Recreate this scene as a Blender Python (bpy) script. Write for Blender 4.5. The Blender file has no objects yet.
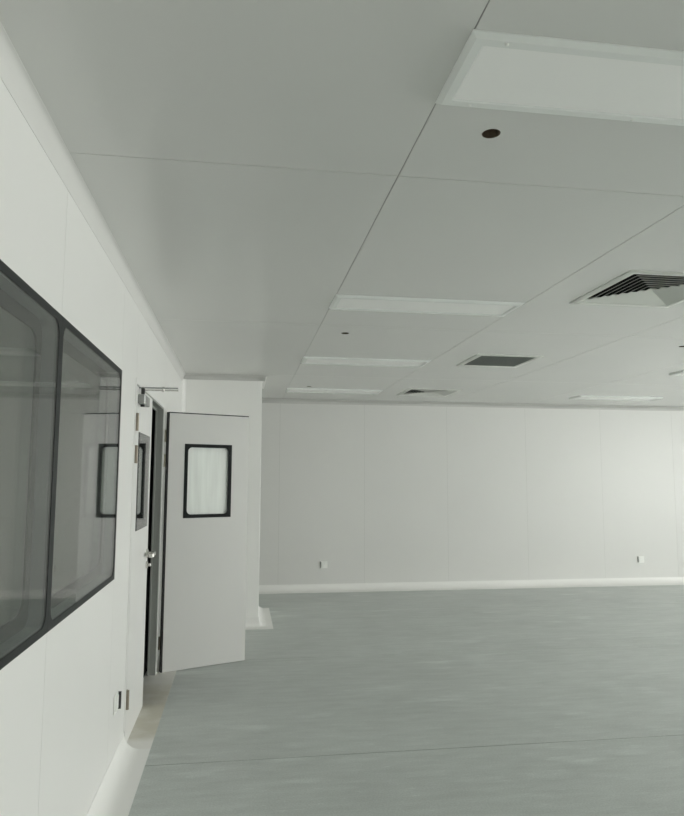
import bpy, math, random
from mathutils import Vector, Matrix
C = bpy.context.scene.collection
S = bpy.context.scene
CH = 1.5
H = 2.571          # ceiling height
XL = -0.6154       # left wall face
YF = 9.177         # far wall face
XR = 10.5          # right (daylight) wall face
YN = -2.40         # wall behind the camera
R = math.radians

# ------------------------------------------------------------------ materials
def mat(name, col, rough=0.5, metal=0.0, spec=0.5, nodes=None):
    m = bpy.data.materials.new(name); m.use_nodes = True
    b = m.node_tree.nodes['Principled BSDF']
    b.inputs['Base Color'].default_value = (*col, 1)
    b.inputs['Roughness'].default_value = rough
    b.inputs['Metallic'].default_value = metal
    b.inputs['Specular IOR Level'].default_value = spec
    if nodes: nodes(m.node_tree, b, col, rough)
    return m

def subtle(scale, amt, bump=0.0, stretch=(1, 1, 1)):
    """slight tonal unevenness of a painted surface, plus a faint bump"""
    def f(nt, b, col, rough):
        tc = nt.nodes.new('ShaderNodeTexCoord'); mp = nt.nodes.new('ShaderNodeMapping')
        mp.inputs['Scale'].default_value = stretch
        nt.links.new(tc.outputs['Object'], mp.inputs['Vector'])
        n = nt.nodes.new('ShaderNodeTexNoise'); n.inputs['Scale'].default_value = scale
        n.inputs['Detail'].default_value = 3
        nt.links.new(mp.outputs[0], n.inputs['Vector'])
        r = nt.nodes.new('ShaderNodeValToRGB')
        r.color_ramp.elements[0].position = .3; r.color_ramp.elements[1].position = .7
        r.color_ramp.elements[0].color = (*[c*(1-amt) for c in col], 1)
        r.color_ramp.elements[1].color = (*[min(1, c*(1+amt)) for c in col], 1)
        nt.links.new(n.outputs['Fac'], r.inputs['Fac']); nt.links.new(r.outputs[0], b.inputs['Base Color'])
        if bump:
            bp = nt.nodes.new('ShaderNodeBump'); bp.inputs['Strength'].default_value = bump
            bp.inputs['Distance'].default_value = .01
            nt.links.new(n.outputs['Fac'], bp.inputs['Height']); nt.links.new(bp.outputs[0], b.inputs['Normal'])
    return f

def floor_nodes(nt, b, col, rough):
    tc = nt.nodes.new('ShaderNodeTexCoord')
    def noise(sc, st, det=4):
        mp = nt.nodes.new('ShaderNodeMapping'); mp.inputs['Scale'].default_value = st
        nt.links.new(tc.outputs['Object'], mp.inputs['Vector'])
        n = nt.nodes.new('ShaderNodeTexNoise'); n.inputs['Scale'].default_value = sc; n.inputs['Detail'].default_value = det
        nt.links.new(mp.outputs[0], n.inputs['Vector']); return n
    def ramp(src, p0, p1, v0, v1):
        r = nt.nodes.new('ShaderNodeMapRange'); r.inputs[1].default_value = p0; r.inputs[2].default_value = p1
        r.inputs[3].default_value = v0; r.inputs[4].default_value = v1
        nt.links.new(src, r.inputs[0]); return r.outputs[0]
    def mul(a, c):
        m = nt.nodes.new('ShaderNodeMath'); m.operation = 'MULTIPLY'
        nt.links.new(a, m.inputs[0]); nt.links.new(c, m.inputs[1]); return m.outputs[0]
    cloud = ramp(noise(1.1, (1, 1.3, 1), 5).outputs['Fac'], .3, .7, .94, 1.06)
    streak = ramp(noise(6, (.7, 3.2, 1), 6).outputs['Fac'], .3, .7, .93, 1.07)
    speck = ramp(noise(110, (1, 1, 1), 2).outputs['Fac'], .35, .65, .93, 1.07)
    smear = ramp(noise(2.6, (.6, 2.2, 1), 6).outputs['Fac'], .60, .72, 1.0, 1.20)
    scuff = ramp(noise(22, (.5, 2.4, 1), 6).outputs['Fac'], .60, .70, 1.0, 1.12)
    v = mul(mul(mul(mul(cloud, streak), speck), smear), scuff)
    mx = nt.nodes.new('ShaderNodeVectorMath'); mx.operation = 'SCALE'
    mx.inputs[0].default_value = col; nt.links.new(v, mx.inputs['Scale'])
    nt.links.new(mx.outputs[0], b.inputs['Base Color'])
    rr = ramp(noise(3, (.6, 2, 1), 5).outputs['Fac'], .3, .7, rough-.06, rough+.08)
    nt.links.new(rr, b.inputs['Roughness'])

def strip_nodes(nt, b, col, rough):
    # white vinyl, with the dirtied patch at the doorway
    tc = nt.nodes.new('ShaderNodeTexCoord'); sp = nt.nodes.new('ShaderNodeSeparateXYZ')
    nt.links.new(tc.outputs['Object'], sp.inputs[0])
    n = nt.nodes.new('ShaderNodeTexNoise'); n.inputs['Scale'].default_value = 9; n.inputs['Detail'].default_value = 5
    nt.links.new(tc.outputs['Object'], n.inputs['Vector'])
    def mr(src, a, c, d, e):
        r = nt.nodes.new('ShaderNodeMapRange'); r.interpolation_type = 'SMOOTHSTEP'
        for i, v in zip((1, 2, 3, 4), (a, c, d, e)): r.inputs[i].default_value = v
        nt.links.new(src, r.inputs[0]); return r.outputs[0]
    def mth(op, a, c):
        m = nt.nodes.new('ShaderNodeMath'); m.operation = op
        for i, v in enumerate((a, c)):
            if isinstance(v, float): m.inputs[i].default_value = v
            else: nt.links.new(v, m.inputs[i])
        return m.outputs[0]
    yy = sp.outputs['Y']
    band = mth('MULTIPLY', mr(yy, 4.12, 4.25, 0, 1), mr(yy, 5.0, 5.4, 1, .2))
    dirt = mth('MULTIPLY', band, mr(n.outputs['Fac'], .3, .6, .6, 1))
    mx = nt.nodes.new('ShaderNodeMix'); mx.data_type = 'RGBA'
    mx.inputs['A'].default_value = (*col, 1); mx.inputs['B'].default_value = (.60, .575, .49, 1)
    nt.links.new(dirt, mx.inputs['Factor']); nt.links.new(mx.outputs['Result'], b.inputs['Base Color'])

def glass_mat(name, tint=(.965, .965, .955), film=0.0, dark=0.0):
    m = bpy.data.materials.new(name); m.use_nodes = True; nt = m.node_tree; nt.nodes.clear()
    o = nt.nodes.new('ShaderNodeOutputMaterial'); t = nt.nodes.new('ShaderNodeBsdfTransparent')
    t.inputs[0].default_value = (*tint, 1)
    g = nt.nodes.new('ShaderNodeBsdfGlossy'); g.inputs['Roughness'].default_value = .0
    lw_ = nt.nodes.new('ShaderNodeLayerWeight'); lw_.inputs['Blend'].default_value = .5   # Schlick, same on both faces
    pw = nt.nodes.new('ShaderNodeMath'); pw.operation = 'POWER'; pw.inputs[1].default_value = 5
    nt.links.new(lw_.outputs['Facing'], pw.inputs[0])
    fr = nt.nodes.new('ShaderNodeMath'); fr.operation = 'MULTIPLY_ADD'; fr.inputs[1].default_value = .96; fr.inputs[2].default_value = .04
    nt.links.new(pw.outputs[0], fr.inputs[0])
    base = t.outputs[0]
    if film:
        d = nt.nodes.new('ShaderNodeBsdfDiffuse'); d.inputs[0].default_value = (.95, .98, .955, 1)
        tr = nt.nodes.new('ShaderNodeBsdfTranslucent'); tr.inputs[0].default_value = (.95, .98, .955, 1)
        a = nt.nodes.new('ShaderNodeMixShader'); a.inputs[0].default_value = .30
        nt.links.new(d.outputs[0], a.inputs[1]); nt.links.new(tr.outputs[0], a.inputs[2])
        n = nt.nodes.new('ShaderNodeTexNoise'); n.inputs['Scale'].default_value = 14
        tc = nt.nodes.new('ShaderNodeTexCoord'); mp = nt.nodes.new('ShaderNodeMapping')
        mp.inputs['Scale'].default_value = (1.6, 1, .15)
        nt.links.new(tc.outputs['Object'], mp.inputs[0]); nt.links.new(mp.outputs[0], n.inputs['Vector'])
        r = nt.nodes.new('ShaderNodeMapRange'); r.inputs[1].default_value = .3; r.inputs[2].default_value = .7
        r.inputs[3].default_value = film-.06; r.inputs[4].default_value = film+.06
        nt.links.new(n.outputs['Fac'], r.inputs[0])
        b = nt.nodes.new('ShaderNodeMixShader'); nt.links.new(r.outputs[0], b.inputs[0])
        nt.links.new(t.outputs[0], b.inputs[1]); nt.links.new(a.outputs[0], b.inputs[2]); base = b.outputs[0]
    mx = nt.nodes.new('ShaderNodeMixShader')
    nt.links.new(fr.outputs[0], mx.inputs[0]); nt.links.new(base, mx.inputs[1]); nt.links.new(g.outputs[0], mx.inputs[2])
    nt.links.new(mx.outputs[0], o.inputs[0]); return m

M = {}
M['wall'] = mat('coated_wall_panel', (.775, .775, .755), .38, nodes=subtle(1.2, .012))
M['wallj'] = mat('wall_joint_sealant', (.52, .525, .50), .6)
M['colm'] = mat('white_column_paint', (.88, .88, .86), .4, nodes=subtle(2, .01))
M['strip2'] = mat('clean_white_vinyl', (.83, .83, .81), .42)
M['wallc'] = mat('corridor_wall', (.56, .62, .575), .7, nodes=subtle(2, .02))
M['ceil'] = mat('coated_ceiling_panel', (.685, .688, .668), .22, nodes=subtle(1.0, .012))
M['ceilj'] = mat('ceiling_joint', (.34, .34, .33), .8)
M['trim'] = mat('coated_aluminium_trim', (.79, .79, .77), .38, nodes=subtle(3, .01))
M['floor'] = mat('grey_vinyl_floor', (.505, .54, .52), .34, nodes=floor_nodes)
M['floorj'] = mat('floor_weld_seam', (.13, .14, .13), .6)
M['strip'] = mat('white_vinyl_strip', (.80, .79, .76), .42, nodes=strip_nodes)
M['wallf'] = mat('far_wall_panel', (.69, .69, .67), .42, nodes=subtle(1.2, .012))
M['triml'] = mat('pale_cornice_trim', (.68, .68, .66), .42)
M['trimshade'] = mat('shaded_cornice_trim', (.56, .56, .54), .45)  # cornice colour darkened to paint in the weak light at column and far wall
M['leafshade'] = mat('door_leaf_shaded', (.64, .64, .62), .4, nodes=subtle(2, .012))  # leaf paint darkened: shade on the open leaf is put into the colour
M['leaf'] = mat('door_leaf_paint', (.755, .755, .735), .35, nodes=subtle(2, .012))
M['black'] = mat('black_border', (.020, .023, .023), .5, spec=.25)
M['gasket'] = mat('black_rubber', (.015, .016, .016), .6)
M['frameb'] = mat('black_rubber_frame', (.010, .012, .012), .5, spec=.15)
M['spacer'] = mat('grey_spacer', (.22, .25, .25), .4, metal=.3)
M['alu'] = mat('grey_aluminium_frame', (.36, .375, .35), .42, metal=.25)
M['steel'] = mat('brushed_steel', (.62, .61, .58), .25, metal=1.0, nodes=subtle(60, .05))
M['bronze'] = mat('worn_bronze', (.30, .26, .21), .45, metal=.6, nodes=subtle(40, .12))
M['brass'] = mat('pale_brass', (.66, .61, .50), .35, metal=.5)
M['closer'] = mat('grey_closer_paint', (.33, .34, .33), .4, metal=.4)
M['white'] = mat('white_plastic', (.86, .87, .84), .35)
M['slot'] = mat('socket_slot', (.04, .04, .04), .7)
M['pan'] = mat('light_frame_paint', (.82, .84, .82), .4)
M['diff'] = mat('milky_diffuser', (.95, .95, .935), .3)
M['vent'] = mat('vent_paint', (.74, .75, .71), .42)
M['duct'] = mat('dark_duct', (.012, .014, .014), .8)
M['grille'] = mat('return_grille_mesh', (.20, .215, .20), .6)
M['core'] = mat('brown_panel_core', (.10, .075, .05), .9, nodes=subtle(60, .3))
M['dark'] = mat('painted_dark_room', (.025, .027, .026), .9)  # near-black colour stands in for the darkness behind the door
M['glass'] = glass_mat('clear_glass')
M['film'] = glass_mat('filmed_glass', film=.90)

# ------------------------------------------------------------------ mesh builder
class MB:
    def __init__(s): s.v = []; s.f = []; s.m = []; s.sm = []
    def add(s, vs, fs, mi=0, smooth=False, mp=None):
        n = len(s.v)
        s.v += [tuple(mp(p)) if mp else tuple(p) for p in vs]
        for f in fs: s.f.append([n+i for i in f]); s.m.append(mi); s.sm.append(smooth)
        return s
    def box(s, a, b, mi=0, bev=0.0, mp=None):
        lo = [min(a[i], b[i]) for i in range(3)]; hi = [max(a[i], b[i]) for i in range(3)]
        if bev <= 0:
            vs = [(x, y, z) for x in (lo[0], hi[0]) for y in (lo[1], hi[1]) for z in (lo[2], hi[2])]
            return s.add(vs, [(0, 1, 3, 2), (4, 6, 7, 5), (0, 4, 5, 1), (2, 3, 7, 6), (0, 2, 6, 4), (1, 5, 7, 3)], mi, mp=mp)
        # chamfered box
        vs = []; idx = {}
        for ax in range(3):
            for c in [(x, y, z) for x in (0, 1) for y in (0, 1) for z in (0, 1)]:
                p = [hi[i] if c[i] else lo[i] for i in range(3)]
                for j in range(3):
                    if j != ax: p[j] += -bev if c[j] else bev
                idx[(ax, c)] = len(vs); vs.append(tuple(p))
        fs = []
        for ax in range(3):
            u, w = [j for j in range(3) if j != ax]
            for sd in (0, 1):
                q = []
                for (cu, cw) in ((0, 0), (1, 0), (1, 1), (0, 1)):
                    c = [0, 0, 0]; c[ax] = sd; c[u] = cu; c[w] = cw; q.append(idx[(ax, tuple(c))])
                fs.append(q)
            for (cu, cw) in ((0, 0), (1, 0), (1, 1), (0, 1)):
                c0 = [0, 0, 0]; c0[u] = cu; c0[w] = cw; c1 = list(c0); c1[ax] = 1
                fs.append([idx[(u, tuple(c0))], idx[(w, tuple(c0))], idx[(w, tuple(c1))], idx[(u, tuple(c1))]])
        for c in [(x, y, z) for x in (0, 1) for y in (0, 1) for z in (0, 1)]:
            fs.append([idx[(0, c)], idx[(1, c)], idx[(2, c)]])
        return s.add(vs, fs, mi, mp=mp)
    def extrude(s, prof, p0, p1, ex, ey, mi=0, caps=True, smooth=False, closed=True):
        """profile points (u,v) carried from p0 to p1; ex, ey are the profile axes"""
        p0, p1, ex, ey = map(Vector, (p0, p1, ex, ey)); n = len(prof)
        vs = [p + ex*u + ey*v for p in (p0, p1) for u, v in prof]
        fs = [(i, (i+1) % n, n+(i+1) % n, n+i) for i in range(n if closed else n-1)]
        s.add(vs, fs, mi, smooth)
        if caps and closed: s.add(vs, [tuple(range(n)), tuple(range(n, 2*n))], mi)
        return s
    def cyl(s, p0, p1, r, n=20, mi=0, r2=None, caps=True):
        p0, p1 = Vector(p0), Vector(p1); d = (p1-p0).normalized(); r2 = r if r2 is None else r2
        a = d.orthogonal().normalized(); b = d.cross(a)
        cs = [(math.cos(2*math.pi*i/n), math.sin(2*math.pi*i/n)) for i in range(n)]
        vs = [p0+(a*c+b*q)*r for c, q in cs]+[p1+(a*c+b*q)*r2 for c, q in cs]
        s.add(vs, [(i, (i+1) % n, n+(i+1) % n, n+i) for i in range(n)], mi, True)
        if caps: s.add(vs, [tuple(range(n)), tuple(range(n, 2*n))], mi)
        return s
    def frame(s, w, h, bd, r, z0, z1, mp, mi=0, seg=8):
        """flat plate w x h (centred) with a rounded hole; thickness z0..z1 along c"""
        iw, ih = w/2-bd, h/2-bd; inn = []; out = []
        for cx, cy, a0 in ((iw-r, ih-r, 0), (-iw+r, ih-r, 90), (-iw+r, -ih+r, 180), (iw-r, -ih+r, 270)):
            for k in range(seg+1):
                a = R(a0+90*k/seg); inn.append((cx+r*math.cos(a), cy+r*math.sin(a)))
                t = k/seg; sx = 1 if cx > 0 else -1; sy = 1 if cy > 0 else -1
                # outer point runs from one edge to the corner and on to the next edge
                ex0 = (sx*w/2, cy) if a0 in (0, 180) else (cx, sy*h/2)
                ex1 = (cx, sy*h/2) if a0 in (0, 180) else (sx*w/2, cy)
                cor = (sx*w/2, sy*h/2)
                if t <= .5: q = [ex0[i]*(1-2*t)+cor[i]*2*t for i in (0, 1)]
                else: q = [cor[i]*(2-2*t)+ex1[i]*(2*t-1) for i in (0, 1)]
                out.append(tuple(q))
        n = len(inn)
        vs = [(x, y, z0) for x, y in inn]+[(x, y, z0) for x, y in out]+[(x, y, z1) for x, y in inn]+[(x, y, z1) for x, y in out]
        fs = []
        for i in range(n):
            j = (i+1) % n
            fs += [(i, j, n+j, n+i), (2*n+i, 3*n+i, 3*n+j, 2*n+j), (i, 2*n+i, 2*n+j, j), (n+i, n+j, 3*n+j, 3*n+i)]
        return s.add(vs, fs, mi, mp=mp)
    def build(s, name, mats, parent=None, loc=None):
        if not isinstance(mats, (list, tuple)): mats = [mats]
        me = bpy.data.meshes.new(name)
        off = Vector((0, 0, 0))
        if loc is not None: off = Vector(loc)
        me.from_pydata([tuple(Vector(p)-off) for p in s.v], [], s.f)
        for m in mats: me.materials.append(m)
        for p, mi, sm in zip(me.polygons, s.m, s.sm): p.material_index = mi; p.use_smooth = sm
        import bmesh
        bm = bmesh.new(); bm.from_mesh(me); bmesh.ops.recalc_face_normals(bm, faces=bm.faces); bm.to_mesh(me); bm.free()
        me.update()
        me.set_sharp_from_angle(angle=R(32))
        o = bpy.data.objects.new(name, me); C.objects.link(o)
        if parent is not None: o.parent = parent
        elif loc is not None: o.location = off
        return o

def tag(o, label, cat=None, group=None, kind=None):
    o['label'] = label
    if cat: o['category'] = cat
    if group: o['group'] = group
    if kind: o['kind'] = kind
    return o
def empty(name, loc, rz=0):
    o = bpy.data.objects.new(name, None); C.objects.link(o); o.location = loc
    o.rotation_euler = (0, 0, rz); o.empty_display_size = .1; return o
def struct(o, label, cat): return tag(o, label, cat, kind='structure')
def copy_tree(o, parent=None):
    c = o.copy(); C.objects.link(c); c.parent = parent
    for ch in list(o.children): copy_tree(ch, c)
    return c

def cells(u0, u1, v0, v1, holes):
    us = sorted({u0, u1, *[min(max(h[i], u0), u1) for h in holes for i in (0, 1)]})
    vs = sorted({v0, v1, *[min(max(h[i], v0), v1) for h in holes for i in (2, 3)]})
    out = []
    for a, b in zip(us, us[1:]):
        for c, d in zip(vs, vs[1:]):
            m, n = (a+b)/2, (c+d)/2
            if b-a > 1e-6 and d-c > 1e-6 and not any(h[0] < m < h[1] and h[2] < n < h[3] for h in holes): out.append((a, b, c, d))
    return out
def panels(mb, us, vs, gap, t, holes, mp, back=0.01, d=.0012):
    dj = d
    """panels laid edge to edge with open joints; a joint strip lies 4 mm back in every gap"""
    for a, b in zip(us, us[1:]):
        for c, d in zip(vs, vs[1:]):
            for q in cells(a+gap/2, b-gap/2, c+gap/2, d-gap/2, holes):
                mb.box((q[0], q[2], 0), (q[1], q[3], t), 0, mp=mp)
    big = [(h[0]-.003, h[1]+.003, h[2]-.003, h[3]+.003) for h in holes]
    for q in cells(us[0], us[-1], vs[0], vs[-1], big):
        mb.box((q[0], q[2], dj), (q[1], q[3], t+back), 1, mp=mp)

# ------------------------------------------------------------------ room shell
# floor: vinyl sheets with welded seams running across the room
mb = MB()
ys = [YN, -.19, 1.81, 3.81, 5.83, 7.83, YF+.1]
panels(mb, [XL-.02, XR+.1], ys, .007, .004, [], lambda p: (p[0], p[1], -p[2]), back=.05, d=.002)
struct(mb.build('floor', [M['floor'], M['floorj']]), 'scuffed grey vinyl sheet floor with thin welded seams', 'floor')

# ceiling
cx = [XL-.05, .5335, 1.7015, 2.8675, 4.0335, 5.20, 6.366, 7.53, XR+.1]
cy = [YN-.05, -.10, 2.238, 4.600, 6.96, YF+.05]
PIPE = [(.752, 1.905), (.745, 4.84), (.772, 7.78), (3.512, 4.885)]
VENTS = [(2.29, 3.43), (2.30, 5.76), (2.29, 8.05)]
hs = .055; hr = .029
holes = [(x-hs, x+hs, y-hs, y+hs) for x, y in PIPE]+[(x-q, x+q, y-q, y+q) for (x, y), q in zip(VENTS, (.29, .257, .29))]
mb = MB(); up = lambda p: (p[0], p[1], H+p[2])
panels(mb, cx, cy, .004, .045, holes, up, back=.01, d=.0022)
for x, y in PIPE:      # panel around each drilled hole
    n = 32; inn = []; out = []
    for i in range(n):
        a = 2*math.pi*i/n; c, q = math.cos(a), math.sin(a); k = hs/max(abs(c), abs(q))
        inn.append((x+hr*c, y+hr*q)); out.append((x+k*c, y+k*q))
    for z in (H, H+.055):
        mb.add([(a, b, z) for a, b in inn]+[(a, b, z) for a, b in out], [(i, (i+1) % n, n+(i+1) % n, n+i) for i in range(n)], 0)
struct(mb.build('ceiling', [M['ceil'], M['ceilj']]), 'glossy pale grey metal panel ceiling with thin dark joints', 'ceiling')

# wall behind the windows: left wall with window and door openings
DW0, DW1, DWH = 4.048, 5.480, 2.052       # door opening
WZ0, WZ1 = .997, 2.0515
wins = [(1.1925, 2.3745), (2.3745, 3.5565)]
WT = .060
mb = MB(); lw = lambda p: (XL-p[2], p[0], p[1])
ly = [YN, -1.15, .02, 1.19, 2.372, 3.554, DW0+.0001, DW1, 6.80, 7.97, YF+.1]
panels(mb, ly, [-.02, H+.05], .0025, WT-.02, [(wins[0][0], wins[1][1], WZ0, WZ1), (DW0, DW1, -.1, DWH)], lw, back=.02, d=.0008)
struct(mb.build('wall_left', [M['wall'], M['wall']]), 'white coated panel wall with flush windows and the double door', 'wall')

# far wall
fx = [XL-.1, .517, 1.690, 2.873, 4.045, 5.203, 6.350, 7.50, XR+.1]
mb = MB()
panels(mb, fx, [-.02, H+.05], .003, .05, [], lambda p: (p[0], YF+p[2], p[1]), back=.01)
struct(mb.build('wall_far', [M['wallf'], M['wallj']]), 'white coated panel wall at the far end of the room', 'wall')

# wall behind the camera
mb = MB()
panels(mb, [XL-.1, .53, 1.70, 2.87, 4.03, 5.2, 6.37, 7.53, XR+.1], [-.02, H+.05], .0035, .05, [], lambda p: (p[0], YN-p[2], p[1]), back=.01)
struct(mb.build('wall_near', [M['wall'], M['wallj']]), 'white coated panel wall behind the viewer', 'wall')

# right wall with the daylight windows (outside the picture)
RW = [(-1.0, .40), (.65, 2.05), (2.30, 3.70), (3.95, 5.35)]
RZ0, RZ1 = .75, 2.25
mb = MB()
panels(mb, [YN, -1.15, .525, 2.175, 3.825, 5.5, 7.0, 8.15, YF+.1], [-.02, H+.05], .0035, .09, [(a, b, RZ0, RZ1) for a, b in RW],
       lambda p: (XR+p[2], p[0], p[1]), back=.01)
struct(mb.build('wall_right', [M['wall'], M['wallj']]), 'white wall with daylight windows to the right of the picture', 'wall')
for i, (a, b) in enumerate(RW):
    w, h = b-a, RZ1-RZ0; cyy, czz = (a+b)/2, (RZ0+RZ1)/2
    e = empty('window_%d' % (i+3), (XR, cyy, RZ0))
    struct(e, 'daylight window in the right wall', 'window')
    mp = lambda p: (XR+p[2], cyy+p[0], czz+p[1])
    MB().frame(w, h, .045, .002, .01, .07, mp, seg=2).box((-.02, -h/2+.04, .02), (.02, h/2-.04, .06), mp=mp).build('window_frame', M['trim'], e, e.location)
    MB().box((-w/2+.04, -h/2+.04, .035), (w/2-.04, h/2-.04, .041), mp=mp).build('window_pane', M['glass'], e, e.location)

# column in the far left corner
CX, CY0, CY1 = .206, 7.10, 8.05
mb = MB()
mb.box((XL-.01, CY0, -.01), (CX, CY1, H+.03), bev=.003)
struct(mb.build('wall_column', [M['colm'], M['wallj']]), 'white boxed column standing in the corner beyond the open door', 'column')

# ---- coves (floor strips rising up the wall) and ceiling cornices
def cove_profile(strip, r, t=.0025, n=10):
    """floor strip of given width, curving up the wall; u away from the wall, v up"""
    top = [(strip, 0), (strip, t)]
    arc = [(r - (r-t)*math.sin(R(90*k/n)), r-(r-t)*math.cos(R(90*k/n))) for k in range(n+1)]
    arc[-1] = (t, r)
    return top+arc+[(0, r), (0, 0)]
def cove(name, p0, p1, ex, label, strip=.147, r=.09):
    mb = MB().extrude(cove_profile(strip, r), p0, p1, ex, (0, 0, 1), smooth=True)
    o = mb.build(name, M['strip2']); return struct(o, label, 'baseboard')
def corn_profile(w, h, n=10, lip=.0015):
    """concave ceiling cornice: u away from wall, v down from ceiling"""
    pts = [(0, 0), (w, 0), (w, lip)]
    for k in range(1, n):
        a = R(90*k/n); pts.append((w-(w-lip)*math.sin(a), h-(h-lip)*math.cos(a)))
    return pts+[(lip, h), (0, h)]
def cornice(name, p0, p1, ex, w, h, label):
    mb = MB().extrude(corn_profile(w, h), p0, p1, ex, (0, 0, -1), smooth=True)
    return struct(mb.build(name, M['trimshade' if name in ('trim_3', 'trim_4', 'trim_6') else 'triml']), label, 'cornice')
# left cove, its end rounded off at the door
o = cove('baseboard_left', (XL, YN, 0), (XL, DW0-.012, 0), (1, 0, 0), 'white coved vinyl strip along the foot of the left wall, ending at the door')
cove('baseboard_corner', (XL, 5.64, 0), (XL, CY0, 0), (1, 0, 0), 'white coved vinyl strip between the door and the column')
mb = MB().box((XL-WT-.02, DW0-.012, -.003), (XL+.147, 5.64, .0025))
struct(mb.build('trim_1', M['strip']), 'flat beige-stained vinyl threshold strip across the doorway', 'threshold')
cove('baseboard_far', (XL, YF, 0), (XR, YF, 0), (0, -1, 0), 'white coved vinyl strip along the foot of the far wall')
cove('baseboard_column', (XL, CY0, 0), (CX, CY0, 0), (0, -1, 0), 'white coved vinyl strip across the front of the column')
# side strip of column, mitred towards the front strip
mb = MB().extrude(cove_profile(.147, .09), (CX, CY0-.0, 0), (CX, CY1, 0), (1, 0, 0), (0, 0, 1), smooth=True)
n = 8; cz = cove_profile(.147, .09); k = len(cz)
vs = []
for j in range(n+1):      # outer corner swept round
    a = R(-90+90*j/n)
    for u, v in cz:
        q = max(abs(math.cos(a)), abs(math.sin(a))) if u > .14 else 1
        vs.append((CX+u/q*math.cos(a), CY0+u/q*math.sin(a), v))
fs = [(j*k+i, j*k+(i+1) % k, (j+1)*k+(i+1) % k, (j+1)*k+i) for j in range(n) for i in range(k)]
mb.add(vs, fs, 0, True)
struct(mb.build('baseboard_side', M['strip2']), 'short white coved vinyl piece jutting out right of the column foot', 'baseboard')

cornice('trim_2', (XL, YN, H), (XL, CY0, H), (1, 0, 0), .034, .073, 'slim concave cornice where the left wall meets the ceiling')
cornice('trim_3', (XL, CY0, H), (CX+.03, CY0, H), (0, -1, 0), .06, .048, 'concave cornice across the top of the column')
cornice('trim_4', (XL, YF, H), (XR, YF, H), (0, -1, 0), .10, .05, 'concave cornice where the far wall meets the ceiling')
cornice('trim_5', (XR, YN, H), (XR, YF, H), (-1, 0, 0), .05, .05, 'concave cornice along the right wall')
cornice('trim_6', (CX, CY0-.03, H), (CX, CY1, H), (1, 0, 0), .05, .048, 'concave cornice along the side of the column')
# vertical rounded corner between left wall and column
pr = [(0, 0), (.05, 0), (.05, .004)]+[(.05-.046*math.sin(R(9*i)), .05-.046*math.cos(R(9*i))) for i in range(1, 10)]+[(.004, .05), (0, .05)]
mb = MB().extrude(pr, (XL, CY0, .09), (XL, CY0, H-.048), (1, 0, 0), (0, -1, 0), smooth=True)
struct(mb.build('trim_7', M['trim']), 'vertical rounded corner strip between the left wall and the column', 'corner strip')

# rooms beyond the left wall (seen through the glass and the door gap)
mb = MB(); X0 = XL-2.4
mb.box((X0-.05, YN, -.05), (X0, 3.80, H+.05)).box((X0, 3.75, -.05), (XL-WT, 3.80, H+.05)).box((X0, YN-.05, -.05), (XL-WT, YN, H+.05))
mb.box((X0, YN, H), (XL-WT, 3.75, H+.05))
struct(mb.build('wall_corridor', M['wallc']), 'grey walls and ceiling of the corridor beyond the windows', 'wall')
struct(MB().box((X0, YN, -.06), (XL-WT-.02, 3.75, -.002)).build('floor_corridor', M['floor']), 'grey floor of the corridor beyond the windows', 'floor')
mb = MB()  # partitioned-off space, added so the door gap stays black
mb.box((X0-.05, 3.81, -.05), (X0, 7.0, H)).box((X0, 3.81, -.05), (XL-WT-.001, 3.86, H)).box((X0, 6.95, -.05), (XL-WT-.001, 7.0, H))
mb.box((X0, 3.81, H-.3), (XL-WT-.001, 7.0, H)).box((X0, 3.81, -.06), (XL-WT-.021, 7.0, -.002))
struct(mb.build('wall_added_dark_room', M['dark']), 'added room behind the double door, darkness painted into its near-black colour', 'wall')

# ------------------------------------------------------------------ flush windows in left wall
def flush_window(idx, y0, y1, label):
    w, h = y1-y0, WZ1-WZ0; cyy, czz = (y0+y1)/2, (WZ0+WZ1)/2
    e = empty('window_%d' % idx, (XL, cyy, WZ0)); struct(e, label, 'window')
    mp = lambda p: (XL-p[2], cyy+p[0], czz+p[1])
    g = .0012
    tag(MB().frame(w-g, h-g, .025, .050, -.0015, .006, mp, seg=10).build('window_border', M['black'], e, e.location), 'glossy black printed border of the front pane')
    # spacer lining between the two panes
    MB().frame(w-.004, h-.004, .028, .05, .0065, WT-.0075, mp, seg=10).build('window_spacer', M['spacer'], e, e.location)
    MB().box((-w/2+.014, -h/2+.014, .000), (w/2-.014, h/2-.014, .005), mp=mp).build('front_pane', M['glass'], e, e.location)
    MB().frame(w-g, h-g, .075, .06, WT-.007, WT, mp, seg=10).build('rear_border', M['black'], e, e.location)
    MB().box((-w/2+.06, -h/2+.06, WT-.006), (w/2-.06, h/2-.06, WT-.001), mp=mp).build('rear_pane', M['glass'], e, e.location)
flush_window(1, *wins[0], 'flush double-glazed window with black border, nearest the viewer at the left edge')
flush_window(2, *wins[1], 'flush double-glazed window with black border, between the nearer window and the door')

# ------------------------------------------------------------------ door frame and leaves
FX0, FX1 = XL-.003, XL-WT-.001
mb = MB(); q = .010
mb.box((FX0, DW0, 0.0026), (FX1, DW0+q, DWH)).box((FX0, DW1-q, 0.0026), (FX1, DW1, DWH)).box((FX0, DW0+q, DWH-q), (FX1, DW1-q, DWH))
mb.box((XL-.050, DW0+q, .0026), (FX1, DW0+q+.014, DWH-q)).box((XL-.050, DW1-q-.014, .0026), (FX1, DW1-q, DWH-q)).box((XL-.050, DW0+q+.014, DWH-q-.014), (FX1, DW1-q-.014, DWH-q))
struct(mb.build('door_frame', M['alu']), 'grey aluminium frame lining the double doorway', 'door frame')
mb = MB()
ft = .0035
mb.box((XL, DW1, .1), (XL+ft, DW1+.095, DWH+.03)).box((XL, DW0-.03, .1), (XL+ft, DW0, DWH+.03)).box((XL, DW0, DWH), (XL+ft, DW1, DWH+.03))
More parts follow.
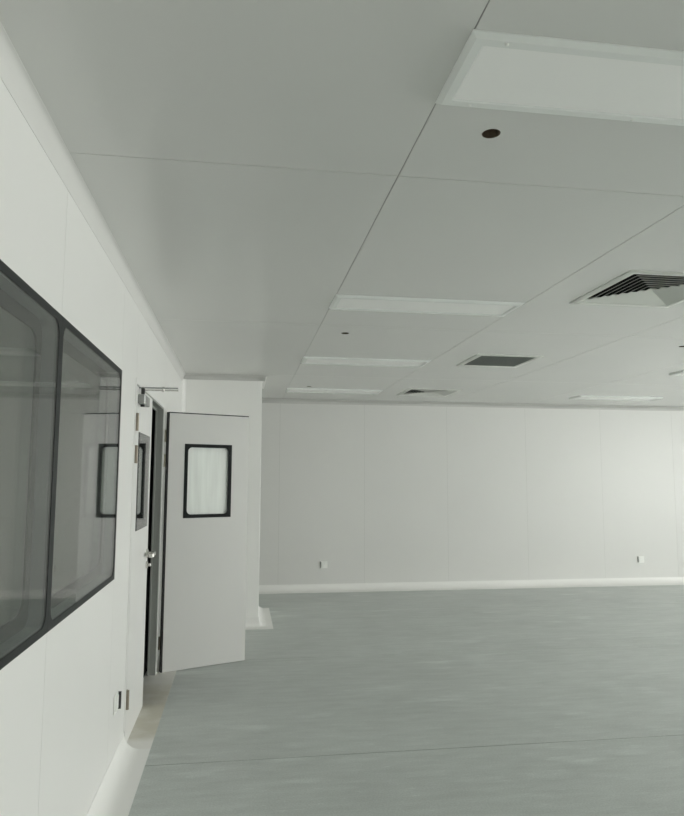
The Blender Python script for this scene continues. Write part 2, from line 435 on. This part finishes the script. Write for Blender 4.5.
struct(mb.build('trim_8', M['trim']), 'thin white edging around the double doorway', 'door trim')

LT = .045
def leaf(e, W, zh, hx, win, mp, film=False):
    lm = M['leafshade'] if film else M['leaf']
    """door leaf in local a (from the hinge), b (up), c (out of the shown face)"""
    u0, u1, z0, z1 = win; b0 = .004
    q = MB()
    for c in cells(0, W, b0, zh, [(u0, u1, z0, z1)]): q.box((c[0], c[2], -LT), (c[1], c[3], 0), mp=mp)
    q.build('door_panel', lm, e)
    uc, zc, w, h = (u0+u1)/2, (z0+z1)/2, u1-u0, z1-z0
    m2 = lambda p: mp((p[0]+uc, p[1]+zc, p[2]))
    wf = MB().frame(w, h, .028, .035, -.004, .003, m2, seg=10)
    wf.frame(w-.002, h-.002, .024, .035, -LT-.003, -.004, m2, seg=10)
    f = tag(wf.build('window_frame', M['frameb'], e), 'black frame of the vision panel')
    pz = -.020 if film else .0032; pi = .02 if film else .003
    MB().box((-w/2+pi, -h/2+pi, pz), (w/2-pi, h/2-pi, pz+.004), mp=m2).build('window_pane', M['film'] if film else M['glass'], f)
    if film:
        g = MB().box((-.011, b0, -LT), (-.0005, zh+.008, -.002), mp=mp).box((-.0005, zh+.0005, -LT), (W, zh+.009, -.002), mp=mp)
        g.build('gasket', M['gasket'], e)
# leaf 1: closed, hinged on the near side (a runs along +Y, face towards +X)
L1Y, L1W, LH = DW0+.012, .700, 2.0405
e1 = empty('door_1', (XL+.003, L1Y, 0)); struct(e1, 'closed white door leaf with grey hinges, lever and closer, nearer the viewer', 'door')
m1 = lambda p: (p[2], p[0], p[1])
leaf(e1, L1W, LH, 0, (.12, .60, 1.185, 1.775), m1)
for k, z in enumerate((1.826, 1.637, .262)):
    MB().box((-.012, z-.052, .0), (.010, z+.052, .005), mp=m1).cyl((.010, -.006, z-.052), (.010, -.006, z+.052), .007).build('hinge', M['bronze'], e1)
# lever handle on the room side
hy = L1W-.055
hd = MB().box((hy-.022, .93, 0), (hy+.022, .93+.11, .006), bev=.003, mp=m1) if False else MB().cyl((0, hy, 1.0), (.011, hy, 1.0), .029)
hb = hd.build('handle_rose', M['steel'], e1)
lv = MB().cyl((.009, hy, 1.0), (.058, hy, 1.0), .011).box((hy-.115, .984, .046), (hy+.012, 1.014, .060), bev=.004, mp=m1).box((hy-.122, .984, .030), (hy-.108, 1.014, .060), bev=.004, mp=m1)
lv.build('handle_lever', M['steel'], hb)
lk = MB().cyl((0, hy, .925), (.010, hy, .925), .024).box((hy-.004, .915, .008), (hy+.004, .935, .032), bev=.002, mp=m1)
lk.build('lock', M['steel'], e1)
MB().box((L1W, .92, -.032), (L1W+.003, 1.06, -.010), mp=m1).build('latch_plate', M['steel'], e1)
# closer with its arm standing straight out from the leaf
cb = MB().box((.035, 1.938, 0), (.245, 1.996, .043), bev=.005, mp=m1).build('closer_body', M['closer'], e1)
ar = MB().cyl((.022, .085, 1.925), (.022, .085, 1.940), .012).cyl((.022, .085, 1.996), (.022, .085, 2.043), .011)
ar.build('closer_spindle', M['gasket'], cb)
tag(MB().box((.074, 2.036, -.005), (.094, 2.043, .228), bev=.002, mp=m1).build('closer_arm', M['closer'], cb), 'dark upper arm')
ar = MB().box((.090, 2.024, .02), (.106, 2.031, .228), bev=.002, mp=m1).cyl((.140, .090, 2.020), (.140, .090, 2.048), .008)
ar.build('closer_arm', M['steel'], cb)

# leaf 2: thrown wide open, hinged at the far jamb
ang = math.atan2(.396, .917)
d = Vector((math.cos(ang), math.sin(ang), 0)); nrm = Vector((math.sin(ang), -math.cos(ang), 0))
P2 = Vector((-.572, 5.527, 0))
e2 = empty('door_2', P2, ang); struct(e2, 'white door leaf, shade painted into its tone, swung wide open into the room, with vision panel', 'door')
m3 = lambda p: (p[0], -p[2], p[1])      # local: a along +x, face towards -y
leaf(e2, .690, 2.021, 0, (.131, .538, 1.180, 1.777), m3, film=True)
for z in (1.836, 1.640, .218):
    MB().box((-.034, z-.05, -LT-.0), (-.004, z+.05, -LT+.004), mp=m3).cyl((-.036, LT-.004, z-.05), (-.036, LT-.004, z+.05), .008).cyl((-.036, LT-.004, z-.012), (-.036, LT-.004, z+.012), .0092)\
        .box((-.056, z-.05, -.028), (-.038, z+.05, -.024), mp=m3).build('hinge', M['brass'] if z > 1 else M['bronze'], e2)
MB().box((.690, .92, -.034), (.693, 1.06, -.012), mp=m3).build('latch_plate', M['steel'], e2)

# ------------------------------------------------------------------ ceiling lights
def make_light():
    e = empty('ceiling_light', (0, 0, 0)); L, W = 1.163, .318; t = .014
    mb = MB()
    def loop(l, w, z): return [(-l/2, -w/2, z), (l/2, -w/2, z), (l/2, w/2, z), (-l/2, w/2, z)]
    rings = [loop(L, W, 0), loop(L, W, -.004), loop(L-.026, W-.026, -t), loop(L-.074, W-.074, -t), loop(L-.082, W-.082, -t+.005), loop(L-.082, W-.082, -.003)]
    vs = [p for r_ in rings for p in r_]
    fs = [(j*4+i, j*4+(i+1) % 4, (j+1)*4+(i+1) % 4, (j+1)*4+i) for j in range(len(rings)-1) for i in range(4)]
    fs += [(0, 1, 2, 3), (20, 21, 22, 23)]
    mb.add(vs, fs).build('light_frame', M['pan'], e)
    MB().box((-L/2+.0415, -W/2+.0415, -t+.010), (L/2-.0415, W/2-.0415, -t+.004)).build('diffuser', M['diff'], e)
    for x in (-.488, .013, .488):
        for y in (-1, 1):
            xx = x+.0*y
            MB().cyl((xx, y*(W/2-.022), -t), (xx, y*(W/2-.022), -t-.004), .0055, 12, r2=.003).build('screw', M['white'], e)
    return e
proto = make_light()
spots = [(.5335+.578, 1.602, 'unlit ceiling light panel nearest the viewer, at the top right'),
         (.5335+.578, 3.960, 'unlit ceiling light panel second from the viewer in the left row'),
         (.5335+.578, 6.000, 'unlit ceiling light panel third from the viewer in the left row'),
         (.5335+.578, 8.090, 'unlit ceiling light panel farthest in the left row, close to the column'),
         (4.290+.584, 8.180, 'unlit ceiling light panel of the right row, just before the far wall'),
         (4.290+.584, 6.050, 'unlit ceiling light panel of the right row, cut by the picture edge')]
for i, (x, y, lab) in enumerate(spots):
    o = proto if i == 0 else copy_tree(proto)
    o.location = (x, y, H); tag(o, lab, 'ceiling light', 'unlit ceiling light panels')

# ------------------------------------------------------------------ ceiling vents
def vent_base(name, loc, A=.328, B=.283):
    e = empty(name, loc)
    mb = MB()
    rings = [(A, 0), (A, -.004), (A-.012, -.009), (B+.006, -.009), (B, -.006), (B, .03)]
    vs = [(sx*a, sy*a, z) for a, z in rings for sx, sy in ((-1, -1), (1, -1), (1, 1), (-1, 1))]
    mb.add(vs, [(j*4+i, j*4+(i+1) % 4, (j+1)*4+(i+1) % 4, (j+1)*4+i) for j in range(len(rings)-1) for i in range(4)])
    mb.build('vent_frame', M['vent'], e)
    q = B+.0055
    vs = [(sx*q, sy*q, z) for z in (.002, .20) for sx, sy in ((-1, -1), (1, -1), (1, 1), (-1, 1))]
    MB().add(vs, [(i, (i+1) % 4, 4+(i+1) % 4, 4+i) for i in range(4)]+[(4, 5, 6, 7)]).build('duct_box', M['duct'], e)
    return e
def diffuser(loc):
    e = vent_base('ceiling_diffuser', loc); N = 8; pitch = .283/N
    for k in range(N):
        a = pitch*(k+.55)-.012; b = a+pitch*.76; mb = MB(); t = .0012; zt, zb = .0085, -.0045
        if k == N-1: b = min(b, .281)
        rg = [(max(a, .002), zt), (b, zb), (b+.0003, zb+t), (max(a, .002)+.0008, zt+t+.001)]
        vs = [(sx*r_, sy*r_, z) for r_, z in rg for sx, sy in ((-1, -1), (1, -1), (1, 1), (-1, 1))]
        mb.add(vs, [(j*4+i, j*4+(i+1) % 4, ((j+1) % 4)*4+(i+1) % 4, ((j+1) % 4)*4+i) for j in range(4) for i in range(4)])
        mb.build('louvre_ring', M['vent'], e)
    return e
d1 = diffuser((*VENTS[0], H)); tag(d1, 'large square ceiling diffuser with nested louvres, nearest the viewer at the right edge', 'ceiling vent', 'square ceiling vents')
d2 = copy_tree(d1); d2.location = (*VENTS[2], H); tag(d2, 'square louvred ceiling diffuser close to the far wall, beyond the grey mesh grille', 'ceiling vent', 'square ceiling vents')
e = vent_base('return_grille', (*VENTS[1], H), .300, .250); tag(e, 'square dark grey mesh ceiling grille between the two louvred diffusers', 'ceiling vent', 'square ceiling vents')
mb = MB(); B = .250; n = 30
for i in range(n+1):
    x = -B+2*B*i/n; mb.box((x-.0022, -B, -.004), (x+.0022, B, .004)); mb.box((-B, x-.0022, -.0035), (B, x+.0022, .0035))
mb.build('grille_mesh', M['grille'], e)

# ------------------------------------------------------------------ drilled holes (lining of raw panel core)
labs = ['round open hole drilled in the ceiling beside the nearest light panel',
        'small round hole in the ceiling between the second and third light panels',
        'tiny round hole in the ceiling beside the farthest left-row light panel',
        'small round hole in the ceiling at the right picture edge']
for i, ((x, y), lab) in enumerate(zip(PIPE, labs)):
    mb = MB(); n = 32; r = hr-.0004
    vs = [(math.cos(2*math.pi*k/n)*q, math.sin(2*math.pi*k/n)*q, z) for q, z in ((r, -.0004), (r, .09), (r-.0012, .09), (r-.0012, -.0004)) for k in range(n)]
    mb.add(vs, [(j*n+k, j*n+(k+1) % n, ((j+1) % 4)*n+(k+1) % n, ((j+1) % 4)*n+k) for j in range(4) for k in range(n)], 0, True)
    mb.cyl((0, 0, .088), (0, 0, .092), r, 32, 1)
    o = mb.build('ceiling_hole', [M['core'], M['duct']]); o.location = (x, y, H)
    tag(o, lab, 'hole', 'drilled ceiling holes')

# ------------------------------------------------------------------ wall sockets
def socket(loc, rz, dark_side, lab, deep=.012, wide=.0025):
    e = empty('wall_socket', loc, rz)     # local: x along the wall, -y into the room, z up
    s = .046
    MB().box((-s, -.009, -s), (s, -.0005, s), bev=.003).build('face_plate', M['white'], e)
    MB().box((-.034, -.016, -.034), (-.004, -.009, .034), bev=.002).box((.004, -.013, -.034), (.034, -.009, .034), bev=.002).build('rocker', M['white'], e)
    q = dark_side*(s+.003)
    MB().box((q-wide, -deep, -s+.004), (q+wide+.001, -.0005, s-.004)).build('open_edge', M['slot'], e)
    tag(e, lab, 'wall socket', 'low wall sockets'); return e
socket((1.134, YF, .345), 0, -1, 'small white wall socket low on the far wall, left one near the column')
socket((5.764, YF, .350), 0, -1, 'small white wall socket low on the far wall, right one on the brighter panel')
socket((XL, 3.715, .352), R(90), 1, 'small white wall socket low on the left wall beside the door hinge', .022, .006)

# ------------------------------------------------------------------ light: daylight through the right-hand windows
w = bpy.data.worlds.new('sky'); S.world = w; w.use_nodes = True
bg = w.node_tree.nodes['Background']; bg.inputs[0].default_value = (.98, .985, .98, 1); bg.inputs[1].default_value = 14.0
for a, b in RW:
    l = bpy.data.lights.new('window_portal', 'AREA'); l.shape = 'RECTANGLE'; l.size = RZ1-RZ0; l.size_y = b-a
    l.cycles.is_portal = True
    o = bpy.data.objects.new('window_portal', l); C.objects.link(o); o.location = (XR+.11, (a+b)/2, (RZ0+RZ1)/2)
    o.rotation_euler = (0, R(90), 0)      # emits towards -X
# ------------------------------------------------------------------ camera
f, p, y, r = 672.42, .1046, .1484, .0033
F = Vector((math.sin(y)*math.cos(p), math.cos(y)*math.cos(p), math.sin(p)))
Rt = Vector((math.cos(y), -math.sin(y), 0)); U = Rt.cross(F)
R2 = Rt*math.cos(r)+U*math.sin(r); U2 = -Rt*math.sin(r)+U*math.cos(r)
cam = bpy.data.cameras.new('camera'); co = bpy.data.objects.new('camera', cam); C.objects.link(co)
cam.sensor_fit = 'VERTICAL'; cam.sensor_height = 36; cam.lens = 36*f/816; cam.clip_start = .05
m = Matrix(((R2.x, U2.x, -F.x, 0), (R2.y, U2.y, -F.y, 0), (R2.z, U2.z, -F.z, CH), (0, 0, 0, 1)))
co.matrix_world = m; S.camera = co
S.view_settings.view_transform = 'Standard'; S.view_settings.look = 'None'
S.view_settings.exposure = 1.0; S.view_settings.gamma = 1.0; S.view_settings.use_curve_mapping = False
S.cycles.max_bounces = 14; S.cycles.diffuse_bounces = 8; S.cycles.glossy_bounces = 6; S.cycles.transparent_max_bounces = 16
S.cycles.use_denoising = True; S.cycles.sample_clamp_indirect = 8
